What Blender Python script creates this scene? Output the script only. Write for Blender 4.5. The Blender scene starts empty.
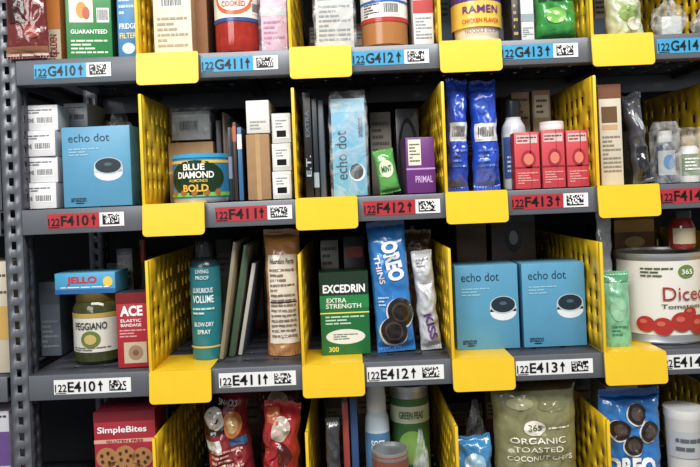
import bpy, bmesh, math, random
from mathutils import Vector, Matrix, noise
random.seed(11)
U=1/600.0; H0=1.40; F=681.0
TH=math.atan(0.041); CT,ST=math.cos(TH),math.sin(TH)
ZS={'G':148.0,'F':-2.0,'E':-168.0,'D':-345.0}
DIV=[-205,-53,96,247,397]
TOPS=0.9
sc=bpy.context.scene
try: sc.view_settings.view_transform='Standard'
except Exception: pass

# ---------------------------------------------------------------- materials
def lin(h,mute=0.10,gain=0.95):
    h=h.lstrip('#'); o=[]
    for i in (0,2,4):
        c=int(h[i:i+2],16)/255.0
        o.append(c/12.92 if c<=0.04045 else ((c+0.055)/1.055)**2.4)
    l=0.3*o[0]+0.55*o[1]+0.15*o[2]
    return [(x*(1-mute)+l*mute)*gain for x in o]
KIND={'card':(0.38,0,0.0,0.05,30),'film':(0.17,0,0.5,0.06,40),'matte':(0.8,0,0.1,0.10,60),'metal':(0.35,0.7,0.0,0.06,20),
      'paint':(0.40,0.35,0.03,0.09,9),'plastic':(0.22,0,0.0,0.03,20),'kraft':(0.75,0,0.08,0.10,50),'glass':(0.08,0,0.0,0.25,90),'clear':(0.10,0,0.9,0.0,28),'yellow':(0.33,0,0.04,0.06,12)}
MC={}
def MAT(c,kind='card'):
    key=(c,kind)
    if key in MC: return MC[key]
    r,me,bump,var,scl=KIND[kind]
    m=bpy.data.materials.new('%s_%s'%(kind,c.lstrip('#'))); m.use_nodes=True
    nt=m.node_tree; p=nt.nodes['Principled BSDF']
    col=lin(c) if kind!='yellow' else lin(c,0.03,0.97)
    tc=nt.nodes.new('ShaderNodeTexCoord'); n=nt.nodes.new('ShaderNodeTexNoise')
    n.inputs['Scale'].default_value=scl; n.inputs['Detail'].default_value=4
    if kind in('clear','film'): n.inputs['Distortion'].default_value=1.2
    nt.links.new(tc.outputs['Object'],n.inputs['Vector'])
    mx=nt.nodes.new('ShaderNodeMix'); mx.data_type='RGBA'
    mx.inputs[6].default_value=(*[max(0,x*(1-var*2)) for x in col],1)
    mx.inputs[7].default_value=(*[min(1,x*(1+var*2)) for x in col],1)
    nt.links.new(n.outputs['Fac'],mx.inputs[0]); nt.links.new(mx.outputs[2],p.inputs['Base Color'])
    p.inputs['Roughness'].default_value=r; p.inputs['Metallic'].default_value=me
    if kind=='film':
        p.inputs['Coat Weight'].default_value=0.8; p.inputs['Coat Roughness'].default_value=0.07
    if kind=='clear':
        mr=nt.nodes.new('ShaderNodeMapRange'); mr.inputs[1].default_value=.42; mr.inputs[2].default_value=.70
        mr.inputs[3].default_value=.06; mr.inputs[4].default_value=.50
        nt.links.new(n.outputs['Fac'],mr.inputs[0]); nt.links.new(mr.outputs[0],p.inputs['Alpha'])
    if bump>0:
        bn=nt.nodes.new('ShaderNodeBump'); bn.inputs['Strength'].default_value=bump; bn.inputs['Distance'].default_value=0.004
        nt.links.new(n.outputs['Fac'],bn.inputs['Height']); nt.links.new(bn.outputs['Normal'],p.inputs['Normal'])
    MC[key]=m; return m

# ---------------------------------------------------------------- text cache
TC={}
def textmesh(t,bold):
    k=(t,bold)
    if k in TC: return TC[k]
    cu=bpy.data.curves.new('tmp','FONT'); cu.body=t; cu.size=1; cu.offset=bold; cu.resolution_u=3
    ob=bpy.data.objects.new('tmp',cu); sc.collection.objects.link(ob)
    dg=bpy.context.evaluated_depsgraph_get(); dg.update()
    e=ob.evaluated_get(dg); me=e.to_mesh()
    v=[(a.co.x,a.co.y) for a in me.vertices]; f=[tuple(p.vertices) for p in me.polygons]
    e.to_mesh_clear(); bpy.data.objects.remove(ob); bpy.data.curves.remove(cu)
    TC[k]=(v,f); return TC[k]

# ---------------------------------------------------------------- builder
class B:
    def __init__(s,w=1,h=1,kind='card'):
        s.bm=bmesh.new(); s.mats=[]; s.W=w; s.H=h; s.kind=kind; s.dep=30
        s.mp=lambda x,z,o:(x,-o,z); s.curved=False
    def mi(s,c,kind=None):
        m=c if isinstance(c,bpy.types.Material) else MAT(c,kind or s.kind)
        if m not in s.mats: s.mats.append(m)
        return s.mats.index(m)
    def face(s,pts,c,kind=None):
        vs=[s.bm.verts.new(p) for p in pts]; f=s.bm.faces.new(vs); f.material_index=s.mi(c,kind)
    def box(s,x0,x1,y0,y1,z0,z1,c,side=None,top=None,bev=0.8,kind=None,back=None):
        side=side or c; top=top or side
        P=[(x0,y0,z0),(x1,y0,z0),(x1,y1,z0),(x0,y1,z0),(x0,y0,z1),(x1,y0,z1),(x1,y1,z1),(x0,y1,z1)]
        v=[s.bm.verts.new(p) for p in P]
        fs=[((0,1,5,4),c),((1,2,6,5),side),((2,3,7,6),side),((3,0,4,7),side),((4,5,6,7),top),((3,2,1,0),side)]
        ed=set()
        for idx,cc in fs:
            f=s.bm.faces.new([v[i] for i in idx]); f.material_index=s.mi(cc,kind)
            ed.update(f.edges)
        if bev>0: bmesh.ops.bevel(s.bm,geom=list(ed),offset=bev,segments=2,affect='EDGES',profile=0.5)
    def grid(s,fn,nu,nv,c,kind=None,flip=False):
        g=[[s.bm.verts.new(fn(i/nu,j/nv)) for j in range(nv+1)] for i in range(nu+1)]
        for i in range(nu):
            for j in range(nv):
                q=[g[i][j],g[i+1][j],g[i+1][j+1],g[i][j+1]]
                if flip: q.reverse()
                f=s.bm.faces.new(q)
                cc=c((i+.5)/nu,(j+.5)/nv) if callable(c) else c
                f.material_index=s.mi(cc,kind)
    def lathe(s,prof,cy=0,cx=0,segs=40,kind=None,z0=0):
        rings=[]
        for r,z,*_ in prof:
            rings.append([s.bm.verts.new((cx+max(r,0.01)*math.sin(2*math.pi*i/segs),cy-max(r,0.01)*math.cos(2*math.pi*i/segs),z0+z)) for i in range(segs)])
        for k in range(len(prof)-1):
            mi=s.mi(prof[k][2],(prof[k][3] if len(prof[k])>3 else kind))
            for i in range(segs):
                j=(i+1)%segs
                f=s.bm.faces.new([rings[k][i],rings[k][j],rings[k+1][j],rings[k+1][i]]); f.material_index=mi
        for rg,rev,pk in ((rings[0],True,0),(rings[-1],False,-2)):
            vs=list(rg)
            if rev: vs.reverse()
            f=s.bm.faces.new(vs); f.material_index=s.mi(prof[pk][2],(prof[pk][3] if len(prof[pk])>3 else kind))
    def wrap(s,dep,pad=2.5,top=10,seed=1,tint='#eef2f4'):
        w,h=s.W,s.H; cm=MAT(tint,'clear')
        def fn(u,v):
            a=2*math.pi*u; z=v*(h+top)
            k=1 if v<.86 else 1-(v-.86)*5.5
            x=(w/2+pad)*max(-1,min(1,1.35*math.cos(a)))*(1 if v<.86 else 1-.6*(v-.86)); y=dep/2+(dep/2+pad)*max(-1,min(1,1.35*math.sin(a)))*k
            n=noise.noise(Vector((x*.12+seed,y*.1,z*.08)))*1.7+abs(noise.noise(Vector((x*.25,y*.2+seed,z*.22))))*1.2
            return (x+(n if x>0 else -n)*.6,y-n*.8,z)
        s.grid(fn,48,36,cm)
    def r(s,x0,x1,z0,z1,c,L=1,kind=None):
        w,h=s.W,s.H; n=12 if s.curved else 1
        o=(0.45 if s.curved else 0.25)*L
        s.grid(lambda u,v:s.mp((x0+(x1-x0)*u)*w,(z0+(z1-z0)*v)*h,o),n,n,c,kind)
    def e(s,cx,cz,rx,rz,c,L=1,rot=0,kind=None,a0=0,a1=360):
        w,h=s.W,s.H; o=(0.45 if s.curved else 0.25)*L; cr,sr=math.cos(math.radians(rot)),math.sin(math.radians(rot))
        def fn(u,v):
            a=math.radians(a0+(a1-a0)*u); x=rx*w*v*math.cos(a); z=rz*h*v*math.sin(a)
            return s.mp(cx*w+x*cr-z*sr,cz*h+x*sr+z*cr,o)
        s.grid(fn,28,4 if s.curved else 1,c,kind,flip=True)
    def poly(s,pts,c,L=1,kind=None):
        o=(0.45 if s.curved else 0.25)*L
        s.face([s.mp(x*s.W,z*s.H,o) for x,z in pts],c,kind)
    def t(s,t,cx,cz,w,h,c,rot=0,bold=0.012,L=2,kind=None):
        v,f=textmesh(t,bold)
        if not v: return
        xs=[a[0] for a in v]; ys=[a[1] for a in v]
        mx,my=(min(xs)+max(xs))/2,(min(ys)+max(ys))/2
        if abs(rot)%180>45 and abs(rot)%180<135: tw,thh=w*s.H,h*s.W
        else: tw,thh=w*s.W,h*s.H
        kx=tw/max(1e-6,max(xs)-min(xs)); ky=thh/max(1e-6,max(ys)-min(ys))
        cr,sr=math.cos(math.radians(rot)),math.sin(math.radians(rot)); o=(0.5 if s.curved else 0.25)*L
        vs=[]
        for a,b in v:
            x=(a-mx)*kx; z=(b-my)*ky
            vs.append(s.bm.verts.new(s.mp(cx*s.W+x*cr-z*sr,cz*s.H+x*sr+z*cr,o)))
        mi=s.mi(c,kind)
        for p in f:
            try:
                q=s.bm.faces.new([vs[i] for i in p]); q.material_index=mi
            except ValueError: pass
    def lines(s,x0,x1,z0,z1,n,c,L=2,seed=1):
        rg=random.Random(seed)
        for i in range(n):
            z=z1-(z1-z0)*(i+.5)/n; hh=(z1-z0)/n*0.22
            x=x0
            while x<x1-0.01:
                l=(x1-x0)*rg.uniform(.08,.3); e=min(x1,x+l)
                s.r(x,e,z-hh,z+hh,c,L); x=e+(x1-x0)*.03
                if rg.random()<.08: break
    def bars(s,x0,x1,z0,z1,seed=2,L=2):
        s.r(x0,x1,z0,z1,'#f2f2f0',L-1); rg=random.Random(seed); x=x0+(x1-x0)*.06; W_=(x1-x0)
        while x<x1-W_*.08:
            b=W_*rg.uniform(.015,.05); s.r(x,x+b,z0+(z1-z0)*.15,z1-(z1-z0)*.1,'#16161a',L); x+=b+W_*rg.uniform(.02,.05)
    def qr(s,x0,x1,z0,z1,nx,nz,seed,L=2):
        rg=random.Random(seed); dx=(x1-x0)/nx; dz=(z1-z0)/nz
        for i in range(nx):
            for j in range(nz):
                if rg.random()<.52 or i==0 or j==0: s.r(x0+i*dx,x0+(i+1)*dx,z0+j*dz,z0+(j+1)*dz,'#101014',L)
    def put(s,name,X,d,Z,rot=0,tilt=0,lean=0,raw=False,parent=None,sharp=35):
        me=bpy.data.meshes.new(name)
        bmesh.ops.scale(s.bm,vec=(U,U,U),verts=s.bm.verts)
        s.bm.to_mesh(me); s.bm.free()
        for m in s.mats: me.materials.append(m)
        me.shade_smooth(); me.set_sharp_from_angle(angle=math.radians(sharp))
        ob=bpy.data.objects.new(name,me); sc.collection.objects.link(ob)
        R=Matrix.Rotation(math.radians(rot),3,'Z')@Matrix.Rotation(math.radians(tilt),3,'Y')@Matrix.Rotation(math.radians(lean),3,'X')
        ob.rotation_euler=R.to_euler()
        if raw: ob.location=(X*U,d*U,Z*U+H0)
        else:
            V=[R@v.co for v in me.vertices]
            xs=[v.x for v in V]; ys=[v.y for v in V]; zs=[v.z for v in V]
            ob.location=(X*U-(min(xs)+max(xs))/2,d*U-min(ys),Z*U+H0-min(zs))
        if parent: ob.parent=parent
        return ob

def W(px,py,d=0):
    dx=px-350; dy=195-py; k=1+d/F
    return (dx*CT+dy*ST)*k,(-dx*ST+dy*CT)*k
def fit(x0,x1,yt,row,d,base=0,h=None):
    k=1+d/F; xm=(x0+x1)/2; Z=ZS[row]+TOPS+base
    zt=W(xm,yt,d)[1] if h is None else Z+h
    dx=xm-350; dy=(((zt+Z)/2)/k+dx*ST)/CT
    return (dx*CT+dy*ST)*k,(x1-x0)*k,zt-Z,Z

def BX(name,x0,x1,yt,row,d,dep,c,side=None,top=None,dec=None,rot=0,tilt=0,lean=0,h=None,base=0,kind='card',bev=0.8,wrap=0,dx=0):
    X,w,hh,Z=fit(x0,x1,yt,row,d,base,h)
    b=B(w,hh,kind); b.dep=dep; b.box(-w/2,w/2,0,dep,0,hh,c,side,top,bev)
    if dec: dec(b)
    if wrap: b.wrap(dep,seed=wrap)
    return b.put(name,X+dx,d,Z,rot,tilt,lean)
def JAR(name,x0,x1,yt,row,d,prof,dec=None,kind='plastic',h=None,base=0,lr=1.0,rot=0,tilt=0,lean=0,wrap=0):
    X,w,hh,Z=fit(x0,x1,yt,row,d,base,h); R=w/2
    b=B(w,hh,kind); b.lathe([(p[0]*R,p[1]*hh)+tuple(p[2:]) for p in prof],cy=R)
    RR=R*lr; b.curved=True
    b.mp=lambda x,z,o:((RR+o)*math.sin(x/RR),R-(RR+o)*math.cos(x/RR),z)
    if dec: dec(b)
    if wrap: b.wrap(w,seed=wrap)
    return b.put(name,X,d,Z,rot,tilt,lean)
def POUCH(name,x0,x1,yt,row,d,t,c,dec=None,rot=0,tilt=0,lean=0,h=None,base=0,kind='film',wr=1.0,seed=0,crimp=0.05,stand=False,pinch=0.05,fac=None):
    X,w,hh,Z=fit(x0,x1,yt,row,d,base,h)
    if tilt: w=max(.6*w,w-abs(math.sin(math.radians(tilt)))*hh*.7)
    b=B(w,hh,kind)
    def S(x,z,o,sg=-1):
        xn=min(1,max(-1,2*x/w)); zn=min(1,max(0,z/hh))
        zz=min(1,max(0,(zn-crimp)/(1-2*crimp)))
        zp=(1-zz**5) if stand else (1-abs(2*zz-1)**4)
        pr=math.sqrt(max(0,(1-abs(xn)**3)*zp))
        n=noise.noise(Vector((x*.06+seed*3.1,z*.045,seed+sg)))*2.6+noise.noise(Vector((x*.16+seed,z*.12,seed*2+sg)))*0.9
        n+=2.4*abs(noise.noise(Vector((x*.09+z*.05+seed,z*.07-x*.04,seed*1.7+sg))))+0.5*abs(noise.noise(Vector((x*.25,z*.2+seed,sg))))
        y=t/2+sg*(t/2*pr)+wr*n*(0.25+pr)
        if zn<crimp or zn>1-crimp: y+=0.5*math.sin(x*2.2)
        xx=x*(1-pinch*math.sin(math.pi*zn))+noise.noise(Vector((z*.06,seed,3)))*1.2*wr
        zz2=z+ (noise.noise(Vector((x*.09,seed,7)))*1.6*wr if zn>.9 else 0)
        return (xx,y-o,zz2)
    nu,nv=44,56
    b.grid(lambda u,v:S((u-.5)*w,v*hh,0),nu,nv,c,fac)
    b.grid(lambda u,v:S((u-.5)*w,v*hh,0,1),nu,nv,c,fac,flip=True)
    b.mp=lambda x,z,o:S(x,z,o+0.5); b.curved=True
    if dec: dec(b)
    return b.put(name,X,d,Z,rot,tilt,lean,sharp=60)
def CRUMPLED(name,x0,x1,yt,row,d,dep,seed,tint='#e9eef0',core=None,h=None,base=0):
    X,w,hh,Z=fit(x0,x1,yt,row,d,base,h)
    b=B(w,hh,'film')
    if core: b.box(-w*.24,w*.24,dep*.3,dep*.7,1,hh*.55,core,bev=2)
    cm=MAT(tint,'clear')
    def fn(u,v):
        a=2*math.pi*u; q=math.sin(math.pi*min(1,v*1.02+.0))**.45 if v<.8 else .55-.35*(v-.8)/.2
        q=max(q,.12)
        n=.82+.2*noise.noise(Vector((math.cos(a)*2+seed,math.sin(a)*2,v*4)))-.2*abs(noise.noise(Vector((math.cos(a)*4,math.sin(a)*4+seed,v*8))))
        if v>.85: n*=1+.3*math.sin(a*5+seed)
        return (w/2*q*n*math.cos(a),dep/2+dep/2*q*n*math.sin(a),hh*v)
    b.grid(fn,56,34,cm)
    return b.put(name,X,d,Z,sharp=80)

def lattice(b,fn,a0,a1,b0,b1,pa,pb,ha,hb,ma,mb,c,kind,stag=False):
    na=max(1,int((a1-a0-2*ma)//pa)); nb=max(1,int((b1-b0-2*mb)//pb))
    sa=a0+((a1-a0)-na*pa)/2; sb=b0+((b1-b0)-nb*pb)/2
    A=[a0]+sum([[sa+i*pa+(pa-ha)/2,sa+i*pa+(pa+ha)/2] for i in range(na)],[])+[a1]
    Bz=[b0]+sum([[sb+j*pb+(pb-hb)/2,sb+j*pb+(pb+hb)/2] for j in range(nb)],[])+[b1]
    g=[[None]*len(Bz) for _ in A]
    def gv(i,j):
        if g[i][j] is None: g[i][j]=b.bm.verts.new(fn(A[i],Bz[j]))
        return g[i][j]
    mi=b.mi(c,kind)
    for i in range(len(A)-1):
        for j in range(len(Bz)-1):
            if i%2==1 and j%2==1:
                if not (stag and ((i//2+j//2)%5==4)): continue
            f=b.bm.faces.new([gv(i,j),gv(i+1,j),gv(i+1,j+1),gv(i,j+1)]); f.material_index=mi
def solid(ob,t,off=0):
    m=ob.modifiers.new('solid','SOLIDIFY'); m.thickness=t*U; m.offset=off

# ---------------------------------------------------------------- room + rack
GREY='#6d7178'; GREYD='#4e515a'
b=B(); b.box(-1400,1400,-1300,700,-852,-840,'#6f6c66',bev=0,kind='matte'); b.put('floor',0,0,0,raw=True)
b=B(); b.box(-700,700,262,270,-840,420,'#1a1c20',bev=0,kind='matte'); b.put('dark_backing',0,0,0,raw=True)  # added near-black sheet, its colour stands in for the shaded depth behind the rack

rack=bpy.data.objects.new('storage_rack',None); sc.collection.objects.link(rack)
rackL=bpy.data.objects.new('storage_rack.001',None); sc.collection.objects.link(rackL)
def shelf(x0,x1,z,par,nm):
    b=B(kind='paint')
    lattice(b,lambda a,c:(a,c,-1),x0,x1,2,244,30,30,6,9,10,8,GREYD,'paint')
    o=b.put(nm,0,0,z,raw=True,parent=par); solid(o,2,0)
    b=B(kind='paint')
    b.box(x0,x1,0,2.4,-25,0,GREY,bev=0.9)
    b.box(x0,x1,2.4,16,-25,-23,GREY,bev=0.3)
    b.box(x0,x1,240,244,-25,-2.2,GREY,bev=0.5)
    for k in range(6):
        xx=x0+(x1-x0)*(k+.5)/6
        b.box(xx-8,xx+8,16.5,239,-10,-2.2,GREYD,bev=0.4)
    b.put(nm+'_lip',0,0,z,raw=True,parent=par)
SL,SR=-329,-350.5
for i,r in enumerate('GFED'):
    shelf(SL,520,ZS[r],rack,'shelf_%d'%(i+1)); shelf(-560,SR,ZS[r],rackL,'shelf_%d'%(i+1))
shelf(SL,520,325,rack,'shelf_5'); shelf(-560,SR,325,rackL,'shelf_5')
shelf(SL,520,-545,rack,'shelf_6'); shelf(-560,SR,-545,rackL,'shelf_6')
def post(x0,x1,y,par,nm,xs):
    b=B(kind='paint')
    lattice(b,lambda a,c:(a,y,c),x0,x1,-838,380,18,16,5,8,1,6,GREY,'paint')
    o=b.put(nm,0,0,0,raw=True,parent=par); solid(o,1.6)
    b=B(kind='paint')
    lattice(b,lambda a,c:(xs,a,c),y+1,y+24,-838,380,20,16,5,8,1,6,GREYD,'paint')
    o=b.put(nm+'_side',0,0,0,raw=True,parent=par); solid(o,1.6)
post(-348,-330,3,rack,'post_1',-330.5); post(-348,-330,222,rack,'post_2',-330.5)
post(521,540,3,rack,'post_3',521); post(521,540,222,rack,'post_4',521)

YEL='#efc412'
def divider(u,row):
    z=ZS[row]; b=B(kind='yellow')
    lattice(b,lambda a,c:(0,a,c),-3,234,1,111,17,17,9.5,9.5,7,6,YEL,'yellow',stag=True)
    o=b.put('shelf_divider',u,0,z,raw=True); solid(o,2.2,0)
    b=B(kind='yellow')
    b.box(-1,59,-3.5,64,0.05,0.85,YEL,bev=0.3)
    pts=[]
    w0,w1,z0,z1=-1.5,60,-31,1.0
    for (cx,cz,a) in ((w1-4,z0+4,-90),(w1-2,z1-2,0),(w0+2,z1-2,90),(w0+4,z0+4,180)):
        rr=4 if cz<-10 else 2
        for k in range(5):
            an=math.radians(a+22.5*k); pts.append((cx+rr*math.cos(an),cz+rr*math.sin(an)))
    fr=[b.bm.verts.new((x,-5.5-(2.5*max(0,(zz+0)/-31)),zz)) for x,zz in pts]; bk=[b.bm.verts.new((x,-3.4-(2.5*max(0,(zz+0)/-31)),zz)) for x,zz in pts]
    mi=b.mi(YEL)
    f=b.bm.faces.new(fr); f.material_index=mi
    f=b.bm.faces.new(bk[::-1]); f.material_index=mi
    for i in range(len(fr)):
        j=(i+1)%len(fr); f=b.bm.faces.new([fr[j],fr[i],bk[i],bk[j]]); f.material_index=mi
    b.box(-1.6,1.6,-5,0,0.5,111,YEL,bev=0.8)
    p=b.put('tab',0,0,0,raw=True); p.location=(0,0,0); p.parent=o
for r in 'GFED':
    for u in DIV: divider(u,r)

LC={'G':'#1f9fd0','F':'#b8202c','E':'#eeeeec'}
starts={'G':[-311,-144,7,156,312],'F':[-304,-136,12,160,309],'E':[-304,-139,9,158,302]}
for r in 'GFE':
    for k,u in enumerate(starts[r]):
        b=B(77,14.5); b.box(-38.5,38.5,0,0.4,0,14.5,LC[r],bev=0)
        b.r(.18,.5,0.02,.98,'#eeeeec',1)
        b.t('122',-.41,.44,.15,.52,'#0c0c10',bold=.015); b.r(-.48,-.34,.06,.11,'#0c0c10',2)
        b.t(r+'41'+str(k),-.14,.5,.36,.72,'#0c0c10',bold=.02)
        b.r(.095,.115,.15,.6,'#0c0c10',2); b.poly([(.07,.55),(.14,.55),(.105,.9)],'#0c0c10',2)
        b.qr(.22,.44,.14,.86,16,8,k*7+ord(r))
        b.put('shelf_label',u+39,-0.45,ZS[r]-19.5,raw=True)

# ---------------------------------------------------------------- products
def echo(b,amz=.0,px=.16,pz=.44,pr=.21):
    b.t('echo dot',-.10,.86,.60,.10,'#143a4c',bold=-0.004)
    b.lines(-.40,.05,.63,.74,3,'#8cc4da',2)
    b.e(px,pz-.06,pr,pr*.5,'#dfe8ec',1); b.r(px-pr,px+pr,pz-.06,pz+.02,'#dfe8ec',1)
    b.e(px,pz+.02,pr,pr*.5,'#b5c8d2',2); b.e(px,pz+.025,pr*.9,pr*.44,'#1d2d38',3); b.e(px,pz+.04,pr*.28,pr*.1,'#45606e',4)
    b.t('amazon',amz,.09,.22,.05,'#0d2430',bold=.01)
    b.e(amz+.02,.048,.07,.007,'#0d2430',2)
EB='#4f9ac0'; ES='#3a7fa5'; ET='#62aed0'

# ---- row G
POUCH('coffee_bag',1,44,-60,'G',-9.5,11,'#6e2320',seed=3,wr=.6,dec=lambda b:(b.r(-.4,.0,.30,.50,'#3a120f',1),b.e(.15,.22,.2,.05,'#a04034'),b.r(-.5,.5,.02,.1,'#8a5a3c',1)))
POUCH('snack_bag',-30,-6,-60,'G',16,24,'#7a3326',seed=4,wr=1.3)
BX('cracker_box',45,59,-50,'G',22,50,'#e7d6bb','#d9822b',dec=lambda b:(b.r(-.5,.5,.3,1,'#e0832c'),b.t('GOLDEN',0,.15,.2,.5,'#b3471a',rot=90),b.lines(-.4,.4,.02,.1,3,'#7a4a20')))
def d(b):
    b.r(-.5,.5,.62,1,'#155c2b'); b.r(-.42,.1,.36,.6,'#e8e4c8'); b.e(-.15,.48,.12,.08,'#c98f28',2); b.e(-.05,.45,.08,.06,'#b5502a',3)
    b.t('GUARANTEED',.0,.27,.8,.04,'#ffffff'); b.lines(-.4,.4,.05,.2,4,'#d5e8c0'); b.bars(.18,.45,.36,.5)
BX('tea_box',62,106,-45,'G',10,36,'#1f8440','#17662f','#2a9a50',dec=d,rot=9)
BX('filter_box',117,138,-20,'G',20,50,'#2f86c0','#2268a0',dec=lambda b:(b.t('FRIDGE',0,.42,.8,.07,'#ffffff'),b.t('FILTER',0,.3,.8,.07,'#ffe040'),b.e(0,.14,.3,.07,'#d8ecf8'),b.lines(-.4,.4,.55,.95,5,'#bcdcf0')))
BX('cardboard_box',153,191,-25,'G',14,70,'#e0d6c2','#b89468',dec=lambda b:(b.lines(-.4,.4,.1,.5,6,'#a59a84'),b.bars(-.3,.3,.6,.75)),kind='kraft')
BX('cardboard_box',193,207,-30,'G',34,70,'#8d5f38','#6d4526',kind='kraft')
def d(b):
    b.r(-.62,.62,.36,.92,'#f1ead8'); b.e(0,.62,.44,.19,'#e0662a',2); b.e(0,.62,.36,.15,'#f4efe0',3); b.t('Kitchen',0,.66,.56,.08,'#21458a',L=4); b.t('COOKED',0,.55,.5,.06,'#c02a24',L=4)
    b.r(-.62,.62,.36,.40,'#2a4f96',2); b.bars(.4,.6,.45,.58,L=3)
JAR('salsa_jar',210,256,-38,'G',10,[(.8,0,'#8a1a10','glass'),(.97,.03,'#9c2012','glass'),(1,.1,'#a82414','glass'),(1,.86,'#a82414','glass'),(.8,.93,'#c0c4c4','metal'),(.8,1,'#c0c4c4','metal')],d,lr=1.0)
BX('card_game_box',260,286,-22,'G',14,60,'#e0b0c6','#c888a8',dec=lambda b:(b.r(-.5,.5,.5,.62,'#c5c9ce'),b.r(-.5,.5,.75,.8,'#77345a'),b.lines(-.4,.4,.1,.45,5,'#b06a90')),wrap=5)
def d(b):
    b.lines(-.42,.42,.1,.55,8,'#7b8084'); b.r(-.5,.5,.8,1,'#56788c'); b.r(-.45,.1,.6,.75,'#8a9298')
BX('pasta_box',315,353,-35,'G',14,45,'#c6c8c4','#a9aba6',dec=d,wrap=3)
def d(b):
    b.r(-.7,.7,.30,.86,'#f3efe6'); b.t('Jif',-.05,.66,.5,.2,'#1b3f94',L=3); b.r(-.7,.7,.80,.86,'#c22d24',2); b.r(-.7,.7,.30,.35,'#c22d24',2)
    b.bars(-.05,.3,.38,.52,L=3); b.lines(-.5,-.12,.36,.52,5,'#444444'); b.r(-.7,.7,.52,.55,'#2d62b4',2)
JAR('peanut_butter_jar',361,409,-40,'G',9,[(.85,0,'#a8682f','plastic'),(1,.04,'#b07236','plastic'),(1,.88,'#b07236','plastic'),(.9,.9,'#c22d24'),(.9,1,'#c22d24')],d)
BX('medicine_box',413,433,-20,'G',14,50,'#ece9e4','#c9c6c0',dec=lambda b:(b.r(-.5,.5,.5,.7,'#bd2a2c'),b.lines(-.4,.4,.1,.45,7,'#90959a'),b.bars(-.35,.35,.75,.92)))
def d(b):
    b.r(-.75,.75,.55,.90,'#5b3a86'); b.r(-.75,.75,.22,.56,'#f0c63c',2); b.t('RAMEN',0,.45,.66,.10,'#5b2a7a',L=4); b.t('CHICKEN FLAVOR',0,.30,.7,.06,'#c02a24',L=4)
    b.e(0,.72,.34,.12,'#e8d9a0',2); b.e(-.1,.73,.14,.06,'#d58a30',3); b.t('NOODLE SOUP',0,.16,.6,.05,'#5b2a7a',L=3)
JAR('noodle_cup',454,508,-34,'G',8,[(.78,0,'#efe9dc'),(.82,.02,'#efe9dc'),(.98,.93,'#efe9dc'),(1.03,.95,'#ffffff'),(1.03,.98,'#ffffff'),(.98,1,'#e8d070')],d,lr=.93)
BX('battery_pack',512,519,-10,'G',14,40,'#2c2c30','#1c1c20',dec=lambda b:b.lines(-.3,.3,.1,.9,6,'#c0a050'))
BX('medicine_box',521,534,-10,'G',18,50,'#d9dcdc','#b0b4b4',dec=lambda b:(b.r(-.5,.5,.4,.55,'#8fa0a8'),b.lines(-.4,.4,.1,.3,5,'#808890')))
POUCH('pet_treat_bag',538,581,-40,'G',10,34,'#2f9a3e',seed=6,wr=1.2,dec=lambda b:(b.r(-.45,.45,.5,.7,'#124a1e'),b.e(-.08,.32,.25,.1,'#7cc850',1),b.t('GREEN',0,.6,.6,.08,'#f4f4e0')))
POUCH('salad_bag',613,650,-15,'G',14,30,'#c0ccac',seed=8,wr=1.8,dec=lambda b:(b.e(0,.5,.3,.15,'#8fb060'),b.e(.15,.3,.2,.12,'#e0e4d4',2)))
CRUMPLED('clear_plastic_bag',654,698,-5,'G',12,40,9,core='#c8ccc8')
CRUMPLED('clear_plastic_bag',699,722,5,'G',14,36,10,core='#8e9a92')

# ---- row F  cell 410
def wb(b): b.bars(-.1,.4,.25,.55,seed=4); b.lines(-.42,.35,.65,.85,2,'#70757a'); b.t('IPHONE',-.28,.4,.25,.16,'#3a3f48')
for i in range(4):
    zb=[0,27,54,81][i]
    BX('phone_case_box',20,56,0,'F',20+[0,3,1,4][i],34,'#dfe0e1','#c3c5c8',dec=wb,h=26.6,base=zb,rot=[0,2,-2,3][i],dx=[0,.6,-.6,0][i])
BX('mailer_box',64,88,0,'F',66,60,'#83878d','#63676d',h=88)
BX('cosmetics_box',64,88,0,'F',67,50,'#d6d8da','#bcbec0',dec=wb,h=26,base=88.5,rot=-2)
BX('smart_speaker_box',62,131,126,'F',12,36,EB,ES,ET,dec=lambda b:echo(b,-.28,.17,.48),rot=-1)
CRUMPLED('clear_plastic_bag',96,136,101,'F',80,36,12,core='#5a5e62')
# cell 411
BX('cardboard_box',169,214,142,'F',74,60,'#a98457','#8a6842',kind='kraft',dec=lambda b:b.r(-.5,.5,.48,.52,'#c8ae82'))
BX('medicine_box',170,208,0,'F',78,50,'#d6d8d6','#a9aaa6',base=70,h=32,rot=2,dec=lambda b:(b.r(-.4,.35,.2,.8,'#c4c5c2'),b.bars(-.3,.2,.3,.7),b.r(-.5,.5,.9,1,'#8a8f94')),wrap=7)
def d(b):
    b.r(-.75,.75,.12,.86,'#1d7fae'); b.e(0,.5,.52,.36,'#14361f',2); b.r(-.75,.75,.12,.2,'#7fc043',2); b.r(-.75,.75,.80,.86,'#e8c040',2)
    b.t('BLUE',-.02,.72,.36,.13,'#f4f4ec',L=4,bold=.03); b.t('DIAMOND',0,.56,.62,.14,'#f4f4ec',L=4,bold=.03); b.t('ALMONDS',.05,.44,.3,.06,'#e8c040',L=4); b.t('BOLD',0,.29,.42,.15,'#e8b62c',L=4,bold=.03)
    for k in range(5): b.e(-.42+k*.2,.20,.06,.06,'#a4622c',3,rot=30*k)
JAR('nut_can',166,224,153,'F',8,[(.97,0,'#c8ccce','metal'),(1,.04,'#c8ccce','metal'),(1,.08,'#1d7fae'),(1,.9,'#1d7fae'),(1.02,.91,'#2aa0d0'),(1.02,.99,'#2aa0d0'),(.93,1,'#2aa0d0'),(.9,.97,'#2aa0d0')],d)
BX('book',217,222,120,'F',76,90,'#33363c'); BX('book',223.5,227,112,'F',74,90,'#6a4a3a','#d0c8b8')
BX('book',228.5,232,127,'F',30,90,'#23303c','#e0dccc',dec=lambda b:b.r(-.5,.5,.3,.6,'#7884a0'))
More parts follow.
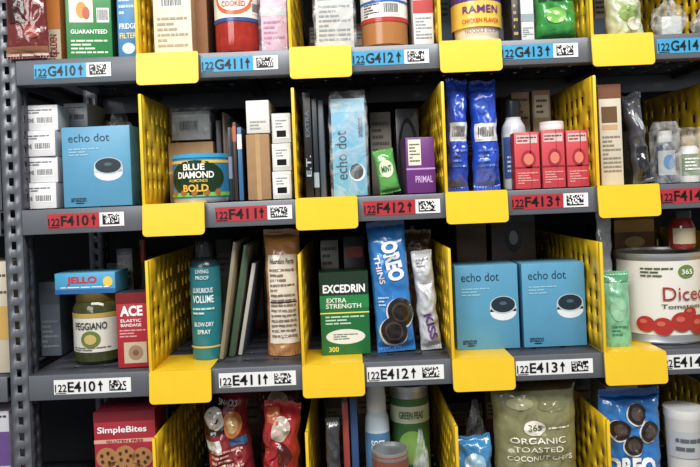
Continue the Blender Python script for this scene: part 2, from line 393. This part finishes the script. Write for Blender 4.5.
BX('magazine_case',233.5,237,122,'F',22,90,'#3a2a24','#2a2a2e',dec=lambda b:b.r(-.5,.5,.75,.95,'#c05a28')); BX('book',238,242.5,127,'F',20,100,'#2f6b9b','#20242a',dec=lambda b:b.r(-.5,.5,.7,.9,'#e8e8e8'))
def sb(b): b.r(-.4,.4,.15,.85,'#f4f4f2'); b.lines(-.3,.3,.5,.8,3,'#8c9094'); b.bars(-.25,.25,.2,.42)
BX('cardboard_box',247,270,134,'F',20,80,'#a27c52','#85623c',kind='kraft',dec=lambda b:b.r(-.1,.1,0,1,'#b8935f'))
BX('cosmetics_box',246,269,0,'F',20,70,'#dcdbd6','#b5b4b0',base=68.5,h=34,dec=lambda b:b.lines(-.35,.35,.1,.4,3,'#9a9c9e'))
for k,(bz,hh) in enumerate(((0,28.5),(29,28.5),(58,31))):
    BX('cosmetics_box',272.5,291.5,0,'F',22+k*2,70,'#dcdcd8','#b5b5b2',base=bz,h=hh,dec=sb,dx=-.5*k)
# cell 412
BX('dvd_case',304,312,92,'F',16,90,'#15171c','#0e0f12',dec=lambda b:(b.t('E.T.',0,.30,.2,.6,'#b8c6d8',rot=90),b.t('EXTRA',0,.7,.25,.5,'#68788a',rot=90)))
BX('book',313,318,98,'F',20,90,'#1f262e','#20262c',dec=lambda b:b.r(-.5,.5,.1,.25,'#9aa8b4'))
BX('dvd_case',319,324.5,100,'F',26,90,'#4e5a64','#8a8d90')
def d(b):
    b.t('echo dot',-.24,.42,.50,.34,'#10303e',rot=90,bold=0.0); b.e(.22,.24,.24,.09,'#e6eef2'); b.e(.20,.25,.2,.08,'#1d2d38',2)
    b.t('amazon',.36,.7,.2,.13,'#0d2430',rot=90); b.r(-.5,.5,.86,1,'#98cce0',1)
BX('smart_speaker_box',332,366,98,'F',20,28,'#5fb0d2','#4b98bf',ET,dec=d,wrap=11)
BX('cosmetics_box',371,392,112,'F',78,50,'#7b7468','#5d564c',dec=lambda b:b.lines(-.4,.4,.5,.9,5,'#4a423a'))
POUCH('gum_pouch',374,400,143,'F',20,14,'#57a948',seed=14,tilt=-9,wr=.5,dec=lambda b:(b.e(0,.55,.35,.2,'#e8f4d0'),b.t('MINT',0,.55,.5,.14,'#1c6a2c',L=3)),h=46)
def d(b):
    b.r(-.42,.02,.50,.96,'#ece4cc'); b.lines(-.38,-.02,.55,.9,6,'#6a5a4a'); b.t('PRIMAL',.1,.25,.6,.12,'#d9b4ea'); b.r(-.5,.5,.42,.45,'#c89ad8')
BX('protein_bar_box',405,434,137,'F',12,40,'#6b2c7c','#4d1c5c','#7d3a90',dec=d,rot=4)
def cablepack(x0,x1,yt,row,dd,seed):
    X,w,hh,Z=fit(x0,x1,yt,row,dd)
    b=B(w,hh,'plastic'); b.box(-w/2,w/2,2,6,0,hh,'#2a2c30',bev=.6)
    rr=[]
    for k in range(120):
        a=k/120*math.pi*6; q=(w*.36)*(1+.08*math.sin(a*1.7+seed)); rr.append(Vector((q*math.cos(a),1.2+.6*math.sin(a*.5),hh*.5+hh*.36*math.sin(a)*(1+.06*math.cos(a*.7)))))
    b.grid(lambda u,v:tuple(rr[int(u*119)]+Vector((1.1*math.cos(2*math.pi*v)*rr[int(u*119)].x/(w*.4),-1.1*math.sin(2*math.pi*v),1.1*math.cos(2*math.pi*v)*(rr[int(u*119)].z-hh*.5)/(hh*.4)))),119,6,'#101114')
    b.put('cable_pack',X,dd,Z)
cablepack(397,420,108,'F',66,1)
# cell 413
def d(b):
    b.r(-.42,.42,.44,.60,'#dfe3ea'); b.bars(-.35,.35,.46,.58,L=3); b.r(-.48,.48,.88,.91,'#0f2c8c')
    b.e(-.1,.75,.22,.06,'#2f5cc8'); b.lines(-.35,.35,.2,.38,4,'#4f72ca')
POUCH('wipes_pack',448.5,471,76,'F',12,28,'#1644c0',dec=d,seed=21,wr=1.8,tilt=1)
POUCH('wipes_pack',473,502,78,'F',16,28,'#1a4ec8',dec=d,seed=22,wr=1.8,tilt=-1)
JAR('supplement_bottle',505,530,98,'F',32,[(.9,0,'#c9cdd2'),(1,.03,'#c9cdd2'),(1,.62,'#b6bcc6'),(.92,.7,'#c9cdd2'),(.6,.78,'#c9cdd2'),(.62,.80,'#20242c'),(.62,.98,'#20242c'),(.5,1,'#20242c')],
    lambda b:(b.r(-.6,.6,.12,.58,'#3c5c9c'),b.t('WHEY',0,.45,.5,.08,'#ffffff',L=3),b.lines(-.4,.4,.18,.38,4,'#c8d4ea',3)))
def rb(b):
    b.r(-.42,.42,.80,.95,'#d8bcb8'); b.lines(-.38,.38,.82,.93,2,'#8a2a2a'); b.e(.05,.52,.3,.16,'#a8202c'); b.e(.05,.52,.2,.1,'#e07a64',2)
    b.lines(-.4,.4,.08,.3,5,'#e8a098'); b.r(-.5,.5,.36,.39,'#8e1824',1); b.r(.12,.16,0,1,'#b02833',1)
for (a,c_) in ((515,540),(542,565),(567,589)):
    BX('snack_bar_box',a,c_,132 if a<540 else 130,'F',10,18 if a<530 else 38,'#cf3c46','#a82a34','#d85050',dec=rb,rot=(1 if a==542 else 0))
JAR('cream_jar',543,567,0,'F',16,[(.95,0,'#efefec'),(1,.1,'#efefec'),(1,.5,'#efefec'),(1.0,.55,'#dcdcd8'),(1.0,.95,'#dcdcd8'),(.94,1,'#e8e8e4')],base=59.5,h=9)
BX('cardboard_box',513,531,92,'F',90,60,'#b7a98c','#8a7a5c',kind='kraft',dec=lambda b:b.lines(-.4,.4,.7,.95,4,'#6a5a40'))
BX('cardboard_box',534,552,90,'F',90,60,'#c2ad86','#8a7a5c',kind='kraft',dec=lambda b:(b.r(-.4,.4,.72,.95,'#e6e0d0'),b.lines(-.3,.3,.75,.92,3,'#6a5a40')))
# cell 414
def d(b):
    b.lines(-.4,.4,.12,.5,9,'#8a7f6c'); b.r(-.5,.5,.86,1,'#7a4a2c'); b.r(-.4,.3,.62,.78,'#6a4a2c'); b.r(-.4,.3,.55,.60,'#c8a070')
BX('flour_box',603,625,84,'F',12,100,'#cfc5ae','#8c5a38','#c8a880',dec=d,rot=-3)
POUCH('plastic_mailer_bag',629,658,92,'F',24,24,'#565a62',seed=31,wr=2.2,tilt=-7,pinch=.25,dec=lambda b:(b.r(-.35,.3,.08,.4,'#24262c',1),b.e(.0,.68,.2,.1,'#a9b0b6',1)))
JAR('vitamin_bottle',662,680,130,'F',26,[(.95,0,'#2e3a54'),(1,.05,'#2e3a54'),(1,.7,'#2e3a54'),(.75,.78,'#c8c8c8'),(.8,.8,'#c8c8c8'),(.8,1,'#c8c8c8')],lambda b:(b.r(-.6,.6,.15,.62,'#a8afb4'),b.e(0,.4,.3,.14,'#4a7fb0',2)),wrap=9)
JAR('vitamin_bottle',686,705,136,'F',26,[(.95,0,'#e0deda'),(1,.05,'#e0deda'),(1,.72,'#e0deda'),(.75,.8,'#b4945c'),(.8,.82,'#b4945c'),(.8,1,'#b4945c')],lambda b:(b.r(-.6,.6,.15,.62,'#7a9068'),b.lines(-.4,.4,.25,.55,4,'#ffffff',3)),wrap=8)
# ---- row E cell 410
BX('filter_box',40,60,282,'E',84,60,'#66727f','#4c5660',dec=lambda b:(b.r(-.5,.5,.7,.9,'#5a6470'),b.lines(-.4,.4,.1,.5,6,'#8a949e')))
def d(b):
    b.r(-.72,.72,.18,.72,'#dcd8ca'); b.r(-.72,.72,.66,.72,'#b99a3e',2); b.t('PEGGIANO',0,.55,.66,.10,'#20242a',L=3); b.e(0,.36,.2,.12,'#6a7c34',2); b.e(.0,.36,.12,.07,'#c8b060',3)
    b.lines(-.4,.4,.2,.26,2,'#6a6a60',3)
JAR('olive_jar',65,114,294,'E',30,[(.85,0,'#34381a','glass'),(1,.05,'#3c4020','glass'),(1,.78,'#40421e','glass'),(.86,.87,'#3a3c1c','glass'),(.88,.88,'#8a7434','metal'),(.88,.99,'#8a7434','metal'),(.8,1,'#86702e','metal')],d)
def d(b):
    b.t('JELLO',-.05,.62,.5,.42,'#d0202c',bold=.04); b.r(-.5,.5,0,.22,'#1a63a8'); b.lines(-.4,.4,.26,.36,1,'#ffffff'); b.e(.38,.55,.08,.25,'#f0d040')
BX('gelatin_box',54,116,0,'E',36,38,'#3fa6d4','#2a86b8','#5cc0e4',dec=d,base=74.5,h=22,rot=-3)
def d(b):
    b.r(-.5,.5,.86,1,'#7c1018'); b.t('ACE',-.08,.76,.62,.14,'#ffffff',bold=.04); b.t('ELASTIC',-.1,.63,.56,.04,'#ffffff'); b.t('BANDAGE',-.1,.57,.56,.04,'#ffffff')
    b.lines(-.42,.3,.40,.52,3,'#e0a0a0'); b.r(-.32,.3,.06,.34,'#c8b394'); b.e(0,.20,.2,.1,'#a08060',2); b.e(0,.20,.08,.04,'#7a5a3c',3)
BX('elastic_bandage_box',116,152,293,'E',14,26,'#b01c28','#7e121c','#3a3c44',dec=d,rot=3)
BX('medicine_box',118,134,248,'E',84,60,'#4d5158','#3a3e44',dec=lambda b:b.lines(-.4,.4,.7,.95,4,'#8c9298'))
JAR('sauce_bottle',135,150,240,'E',84,[(.95,0,'#26201c','glass'),(1,.05,'#26201c','glass'),(1,.55,'#26201c','glass'),(.4,.78,'#26201c','glass'),(.42,.8,'#8a1c1c'),(.42,1,'#8a1c1c')])
# cell 411
def d(b):
    b.t('LIVING',0,.71,.4,.03,'#d8e4e4',L=3); b.t('PROOF',0,.66,.4,.03,'#d8e4e4',L=3)
    b.t('LUXURIOUS',0,.56,.62,.04,'#e8f4f0',L=3); b.t('VOLUME',0,.49,.66,.06,'#e8f4f0',L=3,bold=.02); b.lines(-.35,.35,.36,.43,2,'#b8e0dc',3)
    b.t('BLOW-DRY',0,.29,.6,.035,'#e8f4f0',L=3); b.t('SPRAY',0,.23,.4,.035,'#e8f4f0',L=3); b.r(-.75,.75,.10,.115,'#d8b84c',2)
JAR('hair_spray_bottle',187,218,235,'E',30,[(.9,0,'#0f8490','plastic'),(1,.02,'#11808c','plastic'),(1,.5,'#11707e','plastic'),(1,.74,'#173844'),(.86,.79,'#1a2226'),(.60,.82,'#1a2226'),(.60,.83,'#202428'),(.60,.94,'#202428'),(.5,.97,'#15181a'),(.3,1,'#15181a')],d)
BX('coloring_book',226,230,241,'E',34,100,'#8d8268','#b5a684',tilt=9); BX('book',236,241,244,'E',44,90,'#38583e','#a9a490',tilt=10)
BX('book',245,249,262,'E',50,90,'#b0aca0','#5a6a84',tilt=11)
def d(b):
    b.r(-.38,.42,.10,.80,'#ece2d0'); b.t('Nutrition Facts',.02,.75,.66,.04,'#2a2018',L=3); b.lines(-.33,.37,.14,.70,14,'#8a7a6a',3); b.r(-.36,.4,.42,.43,'#2a2018',3)
    b.r(-.5,.5,.88,.97,'#d08a3a')
POUCH('bread_bag',263,300,230,'E',36,42,'#bd8448',dec=d,seed=41,stand=True,wr=1.0,kind='film')
# cell 412
def d(b):
    b.r(-.5,.5,.72,1,'#17321f'); b.r(-.5,.5,.56,.72,'#15833f'); b.t('EXCEDRIN',0,.80,.86,.10,'#ffffff',bold=.03); b.t('EXTRA',-.16,.66,.4,.055,'#f2f2e6'); b.t('STRENGTH',-.02,.59,.72,.055,'#f2f2e6')
    b.e(0,.22,.40,.09,'#dedfd6',1); b.lines(-.25,.25,.18,.26,3,'#4a6a50',2); b.lines(-.4,.4,.36,.48,3,'#b9dcc4'); b.t('300',-.25,.07,.2,.06,'#f2e23a'); b.r(-.5,.5,.50,.515,'#f2e23a',2)
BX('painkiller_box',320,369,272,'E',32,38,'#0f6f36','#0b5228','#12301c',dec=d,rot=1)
BX('book',322,340,240,'E',96,50,'#858882','#686a66',dec=lambda b:b.lines(-.4,.4,.6,.95,5,'#40444a'))
BX('medicine_box',345,366,236,'E',96,50,'#2a2c34','#1c1e24',dec=lambda b:b.r(-.4,.4,.8,.9,'#a04030'))
def d(b):
    b.r(-.5,.5,.96,1,'#0c4c9c'); b.t('OREO',.10,.70,.30,.44,'#f6f8fa',rot=-82,bold=.05); b.t('THINS',-.28,.64,.22,.15,'#f6f8fa',rot=-82,bold=.02)
    for cx,cz in ((-.05,.16),(.16,.30)):
        b.e(cx,cz,.36,.12,'#e8e4da',2,rot=20); b.e(cx+.02,cz+.012,.34,.11,'#231a18',4,rot=20); b.e(cx+.02,cz+.012,.24,.075,'#4a3a34',5,rot=20); b.e(cx+.02,cz+.012,.19,.058,'#231a18',6,rot=20)
    b.lines(-.38,-.1,.36,.44,3,'#c8e4f8',2)
POUCH('cookie_package',370,414,222,'E',18,28,'#1a7ccc',dec=d,seed=51,wr=1.0,pinch=.03,tilt=-3)
def d(b):
    b.t('KISS',.05,.25,.26,.40,'#6a3a8a',rot=-80,bold=.03); b.r(-.4,.4,.68,.80,'#b8bcc0'); b.lines(-.3,.3,.84,.93,3,'#80868c')
POUCH('candy_bag',415,441,252,'E',24,22,'#ccced2',dec=d,seed=52,wr=1.8,tilt=-4)
POUCH('chip_bag',402,434,230,'E',76,22,'#5a4230',seed=53,wr=1.6,dec=lambda b:b.r(-.4,.4,.7,.85,'#907450'))
CRUMPLED('clear_plastic_bag',404,427,226,'E',122,40,15,core='#6a6e72')
# cell 413
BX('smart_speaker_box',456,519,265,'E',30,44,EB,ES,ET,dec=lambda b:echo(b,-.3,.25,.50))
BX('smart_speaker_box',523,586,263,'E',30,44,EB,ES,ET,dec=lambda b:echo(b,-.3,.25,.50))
BX('coffee_maker_box',493,537,214,'E',110,70,'#4c403a','#2b2422',dec=lambda b:(b.e(0,.8,.2,.12,'#15151a'),b.e(0,.8,.1,.06,'#9aa0a8',2),b.r(-.5,.5,.93,1,'#2a2a30')))
BX('cardboard_box',458,488,222,'E',110,70,'#5c4c3a','#342a20',kind='kraft')
# cell 414
POUCH('plastic_mailer_bag',600,615,200,'E',42,10,'#9aa0a4',seed=61,wr=1.4,dec=lambda b:b.r(-.3,.3,.2,.5,'#c8cccc'))
POUCH('snack_pouch',606,634,272,'E',14,18,'#78c094',seed=62,stand=True,wr=1.1,dec=lambda b:(b.r(-.44,.44,.86,.95,'#4fa070'),b.e(0,.5,.3,.16,'#98d0a8'),b.lines(-.3,.3,.15,.3,3,'#3f8a60')))
def d(b):
    b.r(-.78,.78,.10,.92,'#e6e2d8'); b.e(.10,.80,.10,.075,'#6a8a3c',2); b.t('365',.10,.80,.13,.055,'#ffffff',L=4); b.lines(-.40,-.05,.74,.86,3,'#4a5a34',3)
    b.t('Diced',.08,.56,.50,.15,'#a02a20',L=4,bold=.0); b.t('Tomatoes',.04,.42,.46,.05,'#4a5a34',L=3)
    for cx,cz,q in ((-.36,.22,.10),(-.18,.2,.11),(.02,.25,.12),(.22,.21,.12),(.4,.24,.10),(.12,.34,.08)): b.e(cx,cz,q,q*.9,'#b3281c',3+int(q*20)); b.e(cx-.02,cz+.03,q*.4,q*.25,'#d2604a',6)
JAR('tomato_can',636,724,254,'E',16,[(1.0,0,'#b8bcbe','metal'),(1.02,.02,'#b8bcbe','metal'),(1,.05,'#b8bcbe','metal'),(1,.94,'#b8bcbe','metal'),(1.02,.96,'#c8cccc','metal'),(1.02,1,'#d0d4d4','metal'),(.96,1,'#c8cccc','metal'),(.95,.97,'#c8cccc','metal')],d)
BX('chocolate_box',616,656,214,'E',120,50,'#7e5420','#4c3214',dec=lambda b:(b.r(-.5,.5,.84,.95,'#c8983c'),b.e(0,.75,.25,.05,'#c8b070',2),b.lines(-.4,.4,.55,.7,3,'#b09040')))
JAR('sauce_bottle',676,700,0,'E',30,[(.9,0,'#7c1a14','glass'),(1,.06,'#8a2018','glass'),(1,.6,'#8a2018','glass'),(.7,.8,'#2c2a28'),(.75,.82,'#2c2a28'),(.75,1,'#2c2a28')],lambda b:b.r(-.6,.6,.14,.55,'#b0a488'),base=96,h=40)
# ---- row D cell 410
def d(b):
    b.r(-.5,.5,.92,1,'#7c1020'); b.t('SimpleBites',-.04,.85,.8,.065,'#ffffff',bold=.02); b.r(-.5,.5,.75,.78,'#e0a890'); b.t('GLUTEN FREE',0,.765,.6,.02,'#7c1020',L=3)
    for cx,cz in ((-.3,.64),(0,.65),(.28,.63),(-.15,.53),(.15,.51)):
        b.e(cx,cz,.17,.08,'#b07c44',2+int((cx+1)*3))
        for k in range(5): b.e(cx+.09*math.cos(k*1.3),cz+.04*math.sin(k*1.3),.025,.014,'#4a2818',9)
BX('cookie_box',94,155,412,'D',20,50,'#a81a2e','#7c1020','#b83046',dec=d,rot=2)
CRUMPLED('clear_plastic_bag',130,168,396,'D',84,50,71,core='#70666a')
def d(b):
    b.r(-.42,.0,.66,.93,'#1a1618'); b.e(-.18,.78,.2,.09,'#d8d0c0',2,rot=20); b.e(.2,.72,.2,.10,'#c87838',1); b.e(.2,.72,.12,.06,'#d8b070',2); b.t('SNACKS',.12,.88,.4,.04,'#ffffff',L=3,rot=-12); b.lines(-.35,.35,.4,.55,4,'#e0b0a0')
    b.r(.1,.46,.56,.62,'#2c6a9a',1); b.r(-.45,-.1,.54,.62,'#e4e0d8',1)
POUCH('snack_bag',198,254,392,'D',34,44,'#8e2228',seed=73,wr=2.6,dec=d,tilt=-5)
POUCH('chocolate_bag',256,300,386,'D',94,36,'#6a2c24',seed=74,wr=2.4,dec=lambda b:(b.e(0,.85,.25,.08,'#b9a980'),b.r(-.3,.3,.5,.6,'#2a1a18')))
POUCH('frozen_food_bag',257,301,408,'D',22,36,'#b01c24',seed=75,wr=2.6,tilt=4,dec=lambda b:(b.e(0,.8,.25,.1,'#c8b8a8'),b.e(.1,.6,.2,.1,'#5a1418'),b.r(-.4,-.05,.84,.95,'#c8642c',1)))
CRUMPLED('clear_plastic_bag',208,248,384,'D',104,44,76,core='#484448')
# cell 412
BX('book',344,350,402,'D',30,80,'#a03a30','#d8d4c8'); BX('book',352,359,398,'D',36,80,'#2c4c7c','#b8b4a8')
JAR('lotion_bottle',366,391,388,'D',46,[(.9,0,'#c6d2da'),(1,.04,'#c6d2da'),(1,.66,'#b8cad6'),(.95,.74,'#c6d2da'),(.78,.79,'#c6d2da'),(.80,.80,'#dcdcd8'),(.80,.9,'#dcdcd8'),(.78,.92,'#dcdcd8'),(.7,1,'#dcdcd8')],
   lambda b:(b.r(-.6,.6,.15,.64,'#4a80b0'),b.t('SOFT',0,.56,.5,.06,'#ffffff',L=3)))
def d(b):
    b.r(-.75,.75,.08,.9,'#3a6c38'); b.r(-.75,.75,.70,.84,'#c9d2b0',2); b.t('GREEN PEAS',0,.77,.6,.06,'#24502a',L=4); b.e(0,.5,.35,.14,'#7fb04a',2)
JAR('vegetable_can',393,432,388,'D',60,[(1,0,'#b8bcbe','metal'),(1,.94,'#b8bcbe','metal'),(1.02,.96,'#c8cccc','metal'),(1.02,1,'#c8cccc','metal'),(.95,1,'#a8acac','metal'),(.94,.975,'#a8acac','metal')],d)
JAR('food_can',374,411,455,'D',4,[(1,0,'#b8bcbe','metal'),(1,.94,'#b04a2c'),(1.02,.96,'#c8cccc','metal'),(1.02,1,'#c8cccc','metal'),(.95,1,'#a8acac','metal'),(.94,.97,'#a8acac','metal')],lambda b:b.r(-.7,.7,.1,.9,'#8a4a3a'))
POUCH('instant_meal_pouch',327,341,420,'D',14,18,'#3a3c42',seed=77,wr=1.2)
CRUMPLED('clear_plastic_bag',413,434,434,'D',10,36,78,core='#b8683a')
# cell 413
POUCH('ice_melt_bag',459,495,440,'D',12,22,'#3588c0',seed=80,wr=2.2,dec=lambda b:b.e(0,.7,.3,.12,'#90b8d0'))
CRUMPLED('clear_plastic_bag',466,492,404,'D',70,36,79,core='#4a4640')
def d(b):
    b.r(-.5,.5,.90,.99,'#4a3824'); b.e(-.05,.655,.13,.05,'#f0ead8',2); b.t('365',-.05,.66,.16,.04,'#4c5a2c',L=4,bold=.02); b.lines(.11,.38,.64,.67,1,'#f0ead8',2)
    b.t('ORGANIC',-.02,.575,.66,.04,'#f6f0dc',L=3,bold=.01); b.t('TOASTED',-.02,.515,.58,.035,'#f6f0dc',L=3,bold=.0); b.t('COCONUT CHIPS',0,.455,.78,.035,'#f6f0dc',L=3)
    b.e(-.1,.26,.34,.12,'#efe6cc',2); b.e(.12,.2,.2,.08,'#c9a878',3)
    b.e(-.2,.82,.16,.04,'#a8a478',1); b.e(.18,.80,.18,.04,'#7c7a50',1)
POUCH('coconut_chips_pouch',498,586,380,'D',12,44,'#858357',dec=d,seed=81,stand=True,wr=1.3)
# cell 414
def d(b):
    b.r(-.5,.5,.93,.99,'#0a3f8c'); b.t('OREO',-.1,.42,.8,.14,'#ffffff',bold=.05)
    for cx,cz in ((-.26,.70),(.04,.82),(.22,.68),(-.05,.58)):
        b.e(cx,cz,.17,.085,'#e8e4da',2,rot=15); b.e(cx+.01,cz+.008,.16,.078,'#231a18',4,rot=15); b.e(cx+.01,cz+.008,.1,.05,'#50403a',5,rot=15)
POUCH('cookie_package',607,670,394,'D',14,34,'#1c78c8',dec=d,seed=83,wr=1.6)
BX('medicine_box',608,640,386,'D',84,50,'#d8d8d4','#a8a8a4',dec=lambda b:b.lines(-.4,.4,.8,.95,3,'#80868c'))
JAR('yogurt_cup',675,713,412,'D',16,[(.78,0,'#dededa'),(.95,.9,'#dededa'),(1,.92,'#e8e8e6'),(1,1,'#e8e8e6')],lambda b:(b.r(-.6,.6,.55,.8,'#b8bcc0'),b.lines(-.4,.4,.6,.76,2,'#5c646c',3)),lr=.93)
# ---- left neighbouring rack
BX('cracker_box',-28,9,262,'E',14,60,'#c8bda8','#a09480',dec=lambda b:(b.r(-.5,.5,.3,.6,'#c9a24a'),b.lines(-.4,.45,.65,.9,5,'#5a5448')))
BX('cereal_box',-30,11,412,'D',12,60,'#bfc0c4','#a09aa8',dec=lambda b:(b.r(-.5,.5,.6,.85,'#6a4a8c'),b.lines(-.4,.45,.88,.98,3,'#404048')))
BX('medicine_box',-30,0,110,'F',12,60,'#5a5c64','#3e4048',dec=lambda b:b.lines(-.4,.45,.5,.9,5,'#b0b4bc'))

# ---- deeper stock standing at the back of every bay
cols=['#4c4640','#6c5a44','#39404a','#4a4c50','#5e342e','#34506c','#6c6a62','#465a46','#7a6a4a','#2c2c32']
bays=[(-318,-210),(-200,-58),(-48,91),(101,242),(252,392)]
rg=random.Random(5)
for row in 'GFED':
    for (a,c_) in bays:
        x=a+3
        while x<c_-16:
            w=rg.uniform(14,38); w=min(w,c_-2-x)
            if w<10: break
            h=rg.uniform(60,118); col=rg.choice(cols)
            b=B(w,h,'card'); b.box(-w/2,w/2,0,42,0,h,col,bev=.8)
            b.r(-.4,.4,.6,.85,rg.choice(['#8a867c','#98948a','#5c6c7c','#a08458'])); b.lines(-.35,.35,.64,.82,3,'#2c2c30',2,seed=int(x)); b.r(-.5,.5,.15,.3,rg.choice(cols),1)
            b.put('stock_carton',x+w/2,190,ZS[row]+TOPS)
            x+=w+rg.uniform(1.5,4)

# ---------------------------------------------------------------- lights / camera
def area(name,loc,target,sx,sy,pw,col=(1,1,1)):
    l=bpy.data.lights.new(name,'AREA'); l.shape='RECTANGLE'; l.size=sx; l.size_y=sy; l.energy=pw; l.color=col
    o=bpy.data.objects.new(name,l); sc.collection.objects.link(o); o.location=loc
    o.rotation_euler=(Vector(target)-Vector(loc)).to_track_quat('-Z','Y').to_euler()
area('aisle_ceiling_light',(0.1,-1.5,2.75),(0,0.1,1.3),2.4,0.45,66,(1,0.97,0.93))
area('aisle_ceiling_light_far',(-1.3,-2.3,2.3),(0,0.2,1.2),1.4,0.6,20,(1,0.98,0.96))
wd=bpy.data.worlds.new('World'); sc.world=wd; wd.use_nodes=True
wd.node_tree.nodes['Background'].inputs[0].default_value=(0.88,0.93,1,1); wd.node_tree.nodes['Background'].inputs[1].default_value=0.28
cam=bpy.data.cameras.new('camera'); co=bpy.data.objects.new('camera',cam); sc.collection.objects.link(co)
cam.sensor_width=36; cam.lens=F/700*36; cam.shift_y=-38.5/700; cam.clip_start=0.01
co.matrix_world=Matrix(((CT,ST,0,0),(0,0,-1,-F*U),(-ST,CT,0,H0),(0,0,0,1)))
sc.camera=co
print('objects',len(sc.objects))
